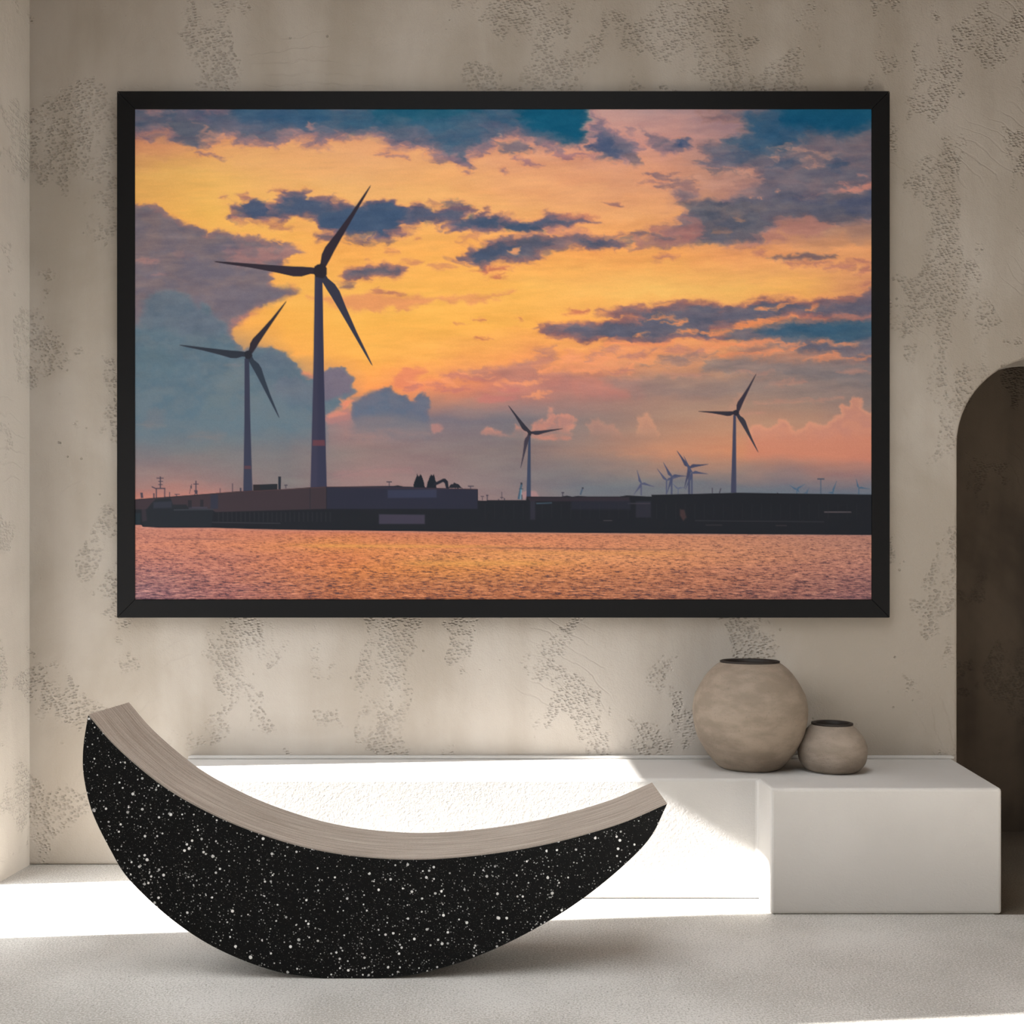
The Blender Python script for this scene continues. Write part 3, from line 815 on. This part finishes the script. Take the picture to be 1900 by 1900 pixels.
for (a, b, c, d, w, s) in ((1410,472,1430,468,3,1),(1425,482,1560,474,7,204),(1450,492,1540,488,5,205),(1535,494,1580,496,5,206),(1212,478,1258,480,4,207),(1590,500,1618,498,5,208),(1590,528,1618,522,6,209),(1570,484,1618,488,4,210)):
    streak(a, b, c, d, w, (116,100,106) if s in (204,) else (186,124,106), 0.85, 3.5, 4, s)
layer([(1590,555),(1618,535),(1640,530),(1640,560)], (120,108,116), 5, 5, 0.8, seed=211)
# -- low pink cumulus
layer([(890,806),(896,796),(908,792),(918,797),(930,800),(946,806),(958,800),(958,788),(972,790),(982,800),(988,790),(994,782),(1006,778),(1016,778),(1018,756),(1026,756),(1030,770),(1040,768),(1056,768),(1070,776),(1070,790),(1058,798),(1062,812),(1030,812),(990,812),(960,815),(920,808)],
      (184,130,114), 3, 5, 0.75, (204,136,112), (216,146,118), seed=212, fx=12, fy=10, hole=0.4, fade=(790, 818))
streak(990,812,1060,810,5,(206,134,110),0.7,3,4,213)
layer([(1090,790),(1098,778),(1112,776),(1122,786),(1140,790),(1150,804),(1160,815),(1095,812)], (186,132,112), 4, 5, 0.5, None, (204,146,118), seed=214, fx=12, fy=10, fade=(780, 818))
layer([(1182,790),(1184,776),(1196,770),(1202,766),(1212,778),(1222,795),(1225,815),(1180,812)], (206,148,116), 4, 5, 0.6, None, (222,160,120), seed=215, fx=9, fy=9, fade=(776, 822))
layer([(1350,758),(1366,734),(1378,732),(1380,745),(1362,765)], (186,142,118), 5, 4, 0.5, seed=216)
layer([(1392,800),(1396,790),(1410,788),(1422,792),(1445,786),(1448,778),(1462,778),(1468,788),(1476,800),(1496,790),(1500,784),(1530,788),(1548,776),(1560,768),(1554,752),(1562,748),(1576,752),(1578,738),(1588,734),(1598,738),(1600,756),(1612,766),(1640,756),(1640,830),(1390,830)],
      (206,142,114), 3, 4, 0.8, (196,136,114), (220,156,122), seed=217, fx=13, fy=11, fade=(795, 850))
layer([(1390,812),(1640,808),(1640,850),(1390,850)], (200,132,104), 14, 4, 0.7, seed=218)
streak(700,800,800,805,6,(150,126,118),0.5,6,5,219); streak(640,806,720,810,6,(160,128,116),0.5,6,5,220); streak(350,810,420,808,6,(132,120,114),0.5,7,5,221)
streak(620,882,760,872,8,(158,122,116),0.5,7,5,222); streak(420,850,520,846,8,(120,120,118),0.5,8,5,223)
streak(1150,845,1300,838,8,(196,138,104),0.5,8,4,224)
layer([(966,925),(968,915),(980,910),(995,912),(1000,925)], (170,130,125), 2.5, 3, 0.7, seed=225)


# -- feathering: the sky layers are torn along fine turbulent wisps, then grained
def resamp(A, x, y):
    fx = np.clip((x - 250) / STEP, 0, W_ - 1.001); fy = np.clip((y - 202) / STEP, 0, H_ - 1.001)
    i = fy.astype(int); j = fx.astype(int); u = (fx - j)[..., None]; v = (fy - i)[..., None]
    return (A[i, j] * (1 - u) + A[i, j + 1] * u) * (1 - v) + (A[i + 1, j] * (1 - u) + A[i + 1, j + 1] * u) * v


def soften(A, n):
    for _ in range(n):
        B = np.pad(A, ((1, 1), (1, 1), (0, 0)), 'edge')
        A = (B[1:-1, 1:-1] * 4 + B[:-2, 1:-1] + B[2:, 1:-1] + B[1:-1, :-2] + B[1:-1, 2:]) / 8
    return A


SO = soften(IMG, 10)
gate = np.clip((IMG.mean(-1) - 130) / 40, 0, 1) * np.clip((IMG.mean(-1) - SO.mean(-1)) / 14, 0, 1)
IMG = IMG * (1 - 0.55 * gate[..., None]) + np.array((226, 142, 104.)) * 0.55 * gate[..., None]
IMG = IMG * 0.55 + soften(IMG, 3) * 0.45
lowf = np.clip((800 - PY) / 140, 0.18, 1)
lft = np.clip((PX - 560) / 160, 0.35, 1) + np.clip((560 - PY) / 100, 0, 1) * 0.65; lft = np.clip(lft, 0.35, 1) * lowf
IMG = resamp(IMG, PX + fbm(PX / 34 + 3, PY / 13 + 9, 4, 0.5) * 22 * lft, PY + fbm(PX / 30 + 71, PY / 14 + 5, 4, 0.5) * 9 * lft)
IMG = resamp(IMG, PX + fbm(PX / 9 + 3, PY / 5 + 9, 2, 0.5) * 4.5 * lft, PY + fbm(PX / 9 + 71, PY / 5 + 5, 2, 0.5) * 2.6 * lft)
wis = fbm(PX / 60 + (PY / 60), PY / 11 + 17, 5, 0.62)
lum = IMG.mean(-1)
mid = np.exp(-((lum - 130) / 38) ** 2)
IMG += (wis * (5 + 15 * mid) * lft)[..., None] * np.array([1.25, 0.95, 0.55])
puff = fbm(PX / 26 + 5, PY / 17 + 2, 5, 0.6)
IMG += (puff * 10 * np.clip((150 - lum) / 40, 0, 1) * lowf)[..., None] * np.array([1.0, 0.95, 0.9])
IMG += (rng.random((H_, W_)) * 5 - 2.5)[..., None]


# -- turbines
def sharp(poly, col, op=1.0, soft=0.8): layer(poly, col, soft, 0, op)


def line(x0_, y0_, x1_, y1_, w, col, op=0.9):
    dx, dy = x1_ - x0_, y1_ - y0_; L = math.hypot(dx, dy) or 1
    nx_, ny_ = -dy / L * w / 2, dx / L * w / 2
    sharp([(x0_ + nx_, y0_ + ny_), (x1_ + nx_, y1_ + ny_), (x1_ - nx_, y1_ - ny_), (x0_ - nx_, y0_ - ny_)], col, op, 0.75)


def blade(hub, tip, w, col, side=1, op=1.0):
    hx, hy = hub; dx, dy = tip[0] - hx, tip[1] - hy; L = math.hypot(dx, dy)
    ux, uy = dx / L, dy / L; nx_, ny_ = -uy * side, ux * side
    pr = [(0.02, 0.34, -0.34), (0.08, 0.36, -0.36), (0.16, 0.72, -0.34), (0.24, 0.80, -0.28), (0.40, 0.56, -0.22), (0.65, 0.28, -0.16), (0.88, 0.13, -0.11), (0.98, 0.04, -0.07), (1.0, 0.0, 0.0)]
    a = [(hx + ux * L * t + nx_ * w * p, hy + uy * L * t + ny_ * w * p) for t, p, q in pr]
    b = [(hx + ux * L * t + nx_ * w * q, hy + uy * L * t + ny_ * w * q) for t, p, q in pr]
    sharp(a + b[::-1], col, op)


DK = (48, 44, 52)
TW = (52, 54, 71)
sharp([(584,512),(598,512),(601,700),(606,904),(576,904),(581,700)], TW)
sharp([(584,512),(590,512),(588,904),(576,904),(581,700)], (62,61,76), 0.5, 2.5)
sharp([(580,816),(602,816),(603,827),(579.5,827)], (104,62,66), 0.8)
blade((592,503),(687.5,343),17,(48,42,50),-1); blade((592,503),(396.5,485),17,(50,44,52),-1); blade((595,505),(691,678),17,(52,54,66),-1)
sharp([(583,494),(589,490),(600,489),(606,497),(606,509),(599,516),(585,513),(581,505)], (42,38,44))
sharp([(453.5,665),(462,665),(464,780),(468,912),(451,912),(453,780)], (54,58,73))
sharp([(453,864),(465,864),(465.5,870),(452.5,870)], (92,62,66), 0.8)
blade((460,658),(531,558),13,(48,44,50),-1); blade((460,658),(332,640),13,(46,52,60),-1); blade((462,660),(518,775),13,(48,58,68),-1)
sharp([(453,653),(458,650),(466,652),(468,660),(463,666),(455,665)], (40,42,48))
sharp([(1361,770),(1366,770),(1366.5,914),(1356.5,914)], (62,66,84))
blade((1367,766),(1403.5,693),9,(52,48,58),-1); blade((1367,766),(1296,763),8,(48,46,54),-1); blade((1368,767),(1407.5,839),9,(54,54,62),-1)
sharp([(1361,762),(1366,760),(1372,764),(1371,769),(1366,771),(1361,769)], (44,42,50))
sharp([(980.5,806),(984.5,806),(985,926),(976.5,926)], (58,68,86))
blade((983,803),(943,752),8,(48,48,56),-1); blade((983,803),(1045,795),7,(52,50,58),1); blade((982,804),(966,868),7,(60,56,66),1)
sharp([(979,800),(983,798),(987,802),(985,808),(980,807)], (44,44,52))
TS = (76, 82, 104)
for hx, hy, tips, by, w, c in ((1190,897,((1182,872),(1215,903),(1176,918)),919,4,TS), (1237,891,((1219,869),(1262,884)),917,4,TS), (1246.5,884,((1231,858),(1274,883),(1238,915)),917,5,(70,76,98)),
                               (1258.5,906.5,((1247,896),(1270,904)),917,2.5,(86,96,116)), (1279,867,((1256,836),(1315,861),(1270,906)),917,6,(64,68,88)), (1284,877,((1269,846),(1314,879),(1272,908)),917,5,(70,76,98)),
                               (1479,908,((1465,900),(1494,898),(1484,914)),916,3,(70,98,118)), (1498,913,((1490,916),(1501,906)),916,2,(70,98,118)), (1546,913,((1553,892),(1537,914)),917,3,(66,96,116)), (1594,905,((1589,888),(1614,907)),917,3,(66,96,116))):
    for t in tips: blade((hx, hy), t, w, c, -1)
    line(hx, hy, hx, by, w * 0.62, c)
line(1523.5, 889, 1523.5, 916, 1.6, (66,88,104)); line(1517, 888.5, 1530, 888.5, 2.4, (60,76,90))
# -- things above the roofs
B0 = (36, 40, 45)
for (a, b, c, d, w) in ((262,914,263,924,4.5),(297,884,297,906,2),(290,887,303,887,1.8),(293,893,302,893,1.4),(293,899,301,899,1.4),(289.5,906,306,906,2.2),(289.5,906,289.5,924,2),(305,906,305,924,2),(281,903,290,907,2),(285,915,285,924,2.5),(314,913,314,924,1.6),(327,917,327,922,1.4),(323,917,333,917,1.4),
                        (363,892,363,911,2),(358,898,368,898,1.6),(355,898,351,916,0.9),(354,901,354,906,2.5),(360,911,366,911,3),(361,914,366,914,4),(359,920,363,914,1.2),(367,920,363,914,1.2),(408,906,408,918,1.3),(431,897,431,916,1.5),(446,905,446,915,3),
                        (530,900,530,906,1.6),(527.5,900,533,900,1.6),(722,894,722,903,1.4),(717,894,727,894,2),(873,902,873,908,1.4),(868,902,879,902,2),(904,919,904,928,1.8),(902,919,906,919,2),(895,922,895,928,1.2),(892,921,898,921,1.4),(931,913,931,926,1),(928,923,934,923,1.5),(925,926,925,928,2),(936,924,936,928,2),
                        (1044,914,1044,921,1.8),(1042,914,1047,914,2),(1322,905,1322,915,1.4),(1335,915,1338,906,1.8),(1443,914,1443,917,2)):
    line(a, b, c, d, w, (58,56,66))
line(962,926,968,897,3.6,(56,84,100)); line(966,897,969,897,4,(44,50,58)); line(963,907,971,907,1.8,(56,76,90)); line(967,908,966,926,2.6,(100,150,165),0.7); line(968.5,918,968.5,927,2,(60,66,76))
line(1077,918,1081,906,2.8,(64,84,100)); line(1080,906,1083,905,3,(50,54,62))
line(606,888,700,866,0.8,(110,108,112),0.25)
sharp([(469,899),(514,898),(514,912),(469,914)], (42,40,42)); sharp([(482,899),(514,898),(514,912),(482,913)], (36,40,44))
sharp([(516,887),(516,884),(521,884),(521,892),(520.5,910),(516,910)], (36,42,50))
for tx, pk in ((778, ((-11,6),(-10,-5),(-7,-12),(-4,-21),(-1,-15),(2,-21),(6,-13),(9,-2),(11,6))), (801, ((-10,6),(-8,-5),(-5,-13),(-1,-20),(1,-17),(4,-21),(6,-12),(8,-3),(9,6)))):
    layer([(tx + a, 900 + b) for a, b in pk], (28, 34, 40), 0.7, 0.7, 1.0, fx=4, fy=4)
sharp([(806,896),(822,888),(826,888),(831,893),(832,902),(842,945),(836,945),(828,908),(825,896),(822,894),(812,899),(800,903)], (32,36,44))
layer([(832,905),(836,899),(843,896),(850,898),(858,906)], (34,38,44), 0.8, 1.5, 1.0, fx=4, fy=4)
# -- shore
skyline = [(240,927),(320,921),(400,915),(440,911.5),(520,908),(576,904),(606,903),(730,901.5),(738,900.5),(748,902.5),(830,906),(886.5,907.5),(887,928.5),(902,929),(904,928),(976,928),(977,921),(1040,921.5),(1052,919.5),(1062,921.5),(1072,920),(1090,921),(1150,921),(1163,919),(1200,921),(1209,921),(1209,918),(1300,916),(1370,914),(1460,915.5),(1630,917.5)]
water = [(1630,993),(1400,991.5),(1150,989.5),(900,987.5),(700,985),(560,983.5),(480,982),(395,979.5),(300,979.5),(264,977.5),(262,974.5),(240,974)]
sharp(skyline + water, (31,34,38))
sharp([(240,928),(320,922),(400,916),(576,905),(605,904),(605,944),(400,950),(390,945),(240,945)], (60,51,54), 0.9, 1.2)
sharp([(390,918),(404,917),(404,944),(390,944)], (46,50,62), 0.9)
sharp([(606,904),(730,902.5),(886,908.5),(886,944),(606,944)], (42,44,56), 0.95, 1.2)
line(400,915,604,903.5,1.5,(96,66,62),0.6); line(606,903.5,886,907.5,1.4,(80,54,56),0.5)
sharp([(719,909),(810,908),(810,923),(719,924)], (52,57,74), 0.9, 1.5)
sharp([(703,954),(788,955),(788,972),(703,972)], (63,60,72), 0.9, 1.5)
sharp([(977,922),(1168,922),(1168,930),(984,930)], (54,46,52), 0.7, 1.5)
sharp([(1180,930),(1208,930),(1208,960),(1180,960)], (50,50,60), 0.6, 2); line(1165,934,1207,934,2,(70,68,74),0.6)
sharp([(984,930),(993,930),(993,964),(984,964)], (50,50,60), 0.7, 1.5); line(995,934,1024,933,2.5,(66,90,102),0.7)
sharp([(1060,930),(1170,928),(1170,945),(1060,945)], (44,46,58), 0.5, 3)
sharp([(1262,945),(1270,946),(1274,960),(1268,966),(1262,956)], (86,62,58), 0.6, 2); line(1530,950,1580,950,1.8,(104,96,96),0.8); line(1120,966,1136,966,1.2,(90,84,84),0.7)
line(1290,966,1530,968,1.4,(62,62,64),0.6); line(1310,974,1340,974,1.4,(70,64,64),0.6); line(390,969,520,971,1.4,(70,68,70),0.6); line(1440,975,1460,975,1.6,(80,70,68),0.5)
line(575,905,575,944,2,(40,42,48),0.7)
for k in range(26):
    xx = 405 + k * 8.3; line(xx, 950, xx, 968, 2.2, (52,52,54), 0.35)
for k in range(40):
    xx = 900 + k * 17.7; line(xx, 934, xx, 962, 1.5, (48,50,52), 0.25)
sharp([(262,946),(272,944),(280,934),(288,926),(316,924),(320,936),(345,936),(350,944),(395,944),(395,950),(392,979),(266,977.5),(262,962)], (35,39,43), 0.96, 1.2)
sharp([(284,932),(318,930),(318,942),(284,943)], (54,58,68), 0.6, 2); line(322,946,395,945,1.8,(70,76,80),0.6); line(350,942,384,942,3,(62,68,80),0.6)
sharp([(262,944),(270,944),(272,966),(263,968)], (64,54,58), 0.5, 2); sharp([(348,928),(355,928),(355,942),(348,942)], (38,40,44), 0.8); sharp([(371,927),(377,927),(377,940),(371,940)], (38,40,44), 0.8)
line(250,952,250,974,20,(36,52,56),0.5)
# -- water
wl = np.interp(PX, [p[0] for p in water[::-1]], [p[1] for p in water[::-1]])
wtab = np.array([
 [(196,132,112),(206,132,104),(214,130,96),(214,134,98),(212,138,100),(206,142,108),(188,134,116)],   #985
 [(204,134,110),(216,138,100),(232,150,86),(228,146,96),(228,148,104),(220,150,110),(192,138,118)],   #1012
 [(190,126,108),(196,126,100),(222,136,86),(232,156,92),(238,162,104),(222,150,106),(196,138,118)],   #1035
 [(176,120,110),(190,122,100),(218,134,80),(228,150,82),(224,146,92),(208,138,102),(186,130,116)],    #1055
 [(150,108,106),(176,114,98),(196,122,78),(190,122,80),(192,124,84),(190,124,94),(166,118,110)],      #1080
 [(138,102,108),(160,104,96),(184,112,78),(184,114,78),(182,114,80),(172,114,92),(152,108,108)]], float)  #1113
wc = grid_interp(wtab, np.array([250, 430, 640, 850, 1060, 1300, 1618.]), np.array([985, 1012, 1035, 1055, 1080, 1113.]), PX + fbm(PX / 50, PY / 8, 3) * 40, PY + fbm(PX / 60, PY / 12 + 4, 3) * 8)
t = np.clip((PY - 985) / 128, 0, 1)
sx = 7 + 8 * t; sy = 2.2 + 2.0 * t
r1 = fbm(PX / sx, (PY + fbm(PX / 30, PY / 30, 2) * 4) / sy, 3, 0.6)
r2 = fbm(PX / (sx * 0.5) + 40, PY / (sy * 0.55), 2, 0.6)
rp = r1 * 0.75 + r2 * 0.45
amp = (34 + 66 * t)[..., None]
rp = rp + (rng.random((H_, W_)) - 0.5) * 0.28
wc = wc + rp[..., None] * amp * np.array([1.0, 0.78, 0.55])
dkm = np.clip((-rp - 0.14) * 3.5, 0, 1)[..., None] * (0.18 + 0.72 * t)[..., None]
wc = wc * (1 - dkm) + np.array((84, 66, 74.)) * dkm
lg = np.exp(-((PY - 1013 - (PX - 700) * 0.004) / 3.0) ** 2) * np.clip((PX - 520) / 90, 0, 1) * np.clip((1000 - PX) / 150, 0, 1)
lg += 0.8 * np.exp(-((PY - 1045) / 5.0) ** 2) * np.clip((PX - 720) / 60, 0, 1) * np.clip((1120 - PX) / 150, 0, 1)
lg += 0.5 * np.exp(-((PY - 1026) / 5.0) ** 2) * np.clip((PX - 850) / 80, 0, 1) * np.clip((1350 - PX) / 150, 0, 1)
lg = (np.clip(lg, 0, 1) * 0.6)[..., None]; wc = wc * (1 - lg) + np.array((244, 178, 92.)) * lg
dk = np.exp(-((PY - (1016 + (PX - 900) * 0.012)) / 1.6) ** 2) * np.clip((PX - 860) / 60, 0, 1) * np.clip((1340 - PX) / 200, 0, 1)
dk += np.exp(-((PY - (999 + (PX - 300) * 0.012)) / 1.6) ** 2) * np.clip((PX - 290) / 40, 0, 1) * np.clip((450 - PX) / 40, 0, 1)
dk = (np.clip(dk, 0, 1) * 0.5)[..., None]; wc = wc * (1 - dk) + np.array((120, 84, 80.)) * dk
wc = wc * np.array((0.865, 0.87, 0.86))
wa = np.clip((PY - wl) / 1.5 + 0.5, 0, 1)[..., None]
IMG = IMG * (1 - wa) + wc * wa
edge = (np.exp(-((PY - wl - 1.5) / 1.5) ** 2) * 0.4)[..., None]; IMG = IMG * (1 - edge) + np.array((170, 128, 118.)) * edge

IMG = np.clip(IMG, 4, 250) / 255.0
LIN = np.where(IMG <= 0.04045, IMG / 12.92, ((IMG + 0.055) / 1.055) ** 2.4)
GAIN = np.array((0.95, 0.935, 1.05))
LIN = np.clip(LIN * GAIN, 0, 0.93)
#PRINT_END

cv_y = PF + 0.004 - ay
vx = (PX - 950) * PF / F - ax
vz = EYE - (PY - HY) * PF / F - az
co = np.empty((H_ * W_, 3), np.float32)
co[:, 0] = vx.ravel(); co[:, 1] = cv_y; co[:, 2] = vz.ravel()
idx = np.arange(H_ * W_).reshape(H_, W_)
qd = np.stack([idx[:-1, :-1], idx[1:, :-1], idx[1:, 1:], idx[:-1, 1:]], -1).reshape(-1, 4)
# a thin stretched canvas: printed front, plain sides and back
c4 = [idx[0, 0], idx[0, -1], idx[-1, -1], idx[-1, 0]]
me = bpy.data.meshes.new('canvas_print')
nv = H_ * W_
me.vertices.add(nv)
me.vertices.foreach_set('co', co.ravel())
me.loops.add(qd.size)
me.loops.foreach_set('vertex_index', qd.ravel().astype(np.int32))
me.polygons.add(len(qd))
me.polygons.foreach_set('loop_start', np.arange(0, qd.size, 4, dtype=np.int32))
me.update(calc_edges=True)
at = me.color_attributes.new('ink', 'FLOAT_COLOR', 'POINT')
rgba = np.ones((nv, 4), np.float32); rgba[:, :3] = LIN.reshape(-1, 3)
at.data.foreach_set('color', rgba.ravel())
me.materials.append(M_print)
cv = bpy.data.objects.new('canvas_print', me); C.objects.link(cv); cv.parent = art
cv['label'] = 'printed sunset photograph of wind turbines above a harbour'
# stretcher the canvas is pulled over
bm = bmesh.new(); box(bm, u0, u1, cv_y + 0.002, -0.016, v0, v1)
link('stretcher', bm, M_gap, art)
tag(art, 'large black-framed print of wind turbines at sunset hanging on the plaster wall', 'picture')

# ------------------------------------------------------------------ light
AZ = 0.105
EL = math.atan(0.62)
dirv = Vector((math.cos(math.atan(AZ)) * math.cos(EL), math.sin(math.atan(AZ)) * math.cos(EL), -math.sin(EL)))
sun = bpy.data.lights.new('sun', 'SUN'); sun.energy = 47.0; sun.angle = math.radians(0.9); sun.color = (1.0, 0.985, 0.965)
so = bpy.data.objects.new('sun', sun); C.objects.link(so)
so.rotation_euler = dirv.to_track_quat('-Z', 'Y').to_euler(); so.location = (-6, 3, 4)

w = bpy.data.worlds.new('sky'); sc.world = w; w.use_nodes = True
g = NT(w.node_tree)
bg = w.node_tree.nodes['Background']
tc = g.new('ShaderNodeTexCoord').outputs['Generated']
dp = g.new('ShaderNodeVectorMath', operation='DOT_PRODUCT')
g.put(dp.inputs[0], tc); dp.inputs[1].default_value = tuple(-dirv)
glow = g.math('POWER', g.math('MAXIMUM', dp.outputs['Value'], 0.0), 6.0)
sp = g.new('ShaderNodeSeparateXYZ'); g.put(sp.inputs[0], tc)
zen = g.math('MULTIPLY', g.math('MAXIMUM', sp.outputs[2], 0.0), 5.8)
st = g.math('ADD', g.math('ADD', g.math('MULTIPLY', glow, 5.0), 1.3), zen)
bg.inputs['Color'].default_value = (0.93, 0.965, 1.0, 1)
w.node_tree.links.new(st, bg.inputs['Strength'])

# ------------------------------------------------------------------ camera
cam = bpy.data.cameras.new('camera'); cam.sensor_width = 36; cam.lens = 36.0 * F / 1900.0
cam.shift_y = (HY - 950.0) / 1900.0
cam.clip_start = 0.05
cobj = bpy.data.objects.new('camera', cam); C.objects.link(cobj)
cobj.location = (0, 0, EYE); cobj.rotation_euler = (math.radians(90), 0, 0)
sc.camera = cobj
vs = sc.view_settings
vs.view_transform = 'Standard'; vs.look = 'None'; vs.gamma = 1.0; vs.use_curve_mapping = False
vs.exposure = 0.0
sc.cycles.max_bounces = 8
sc.cycles.diffuse_bounces = 6
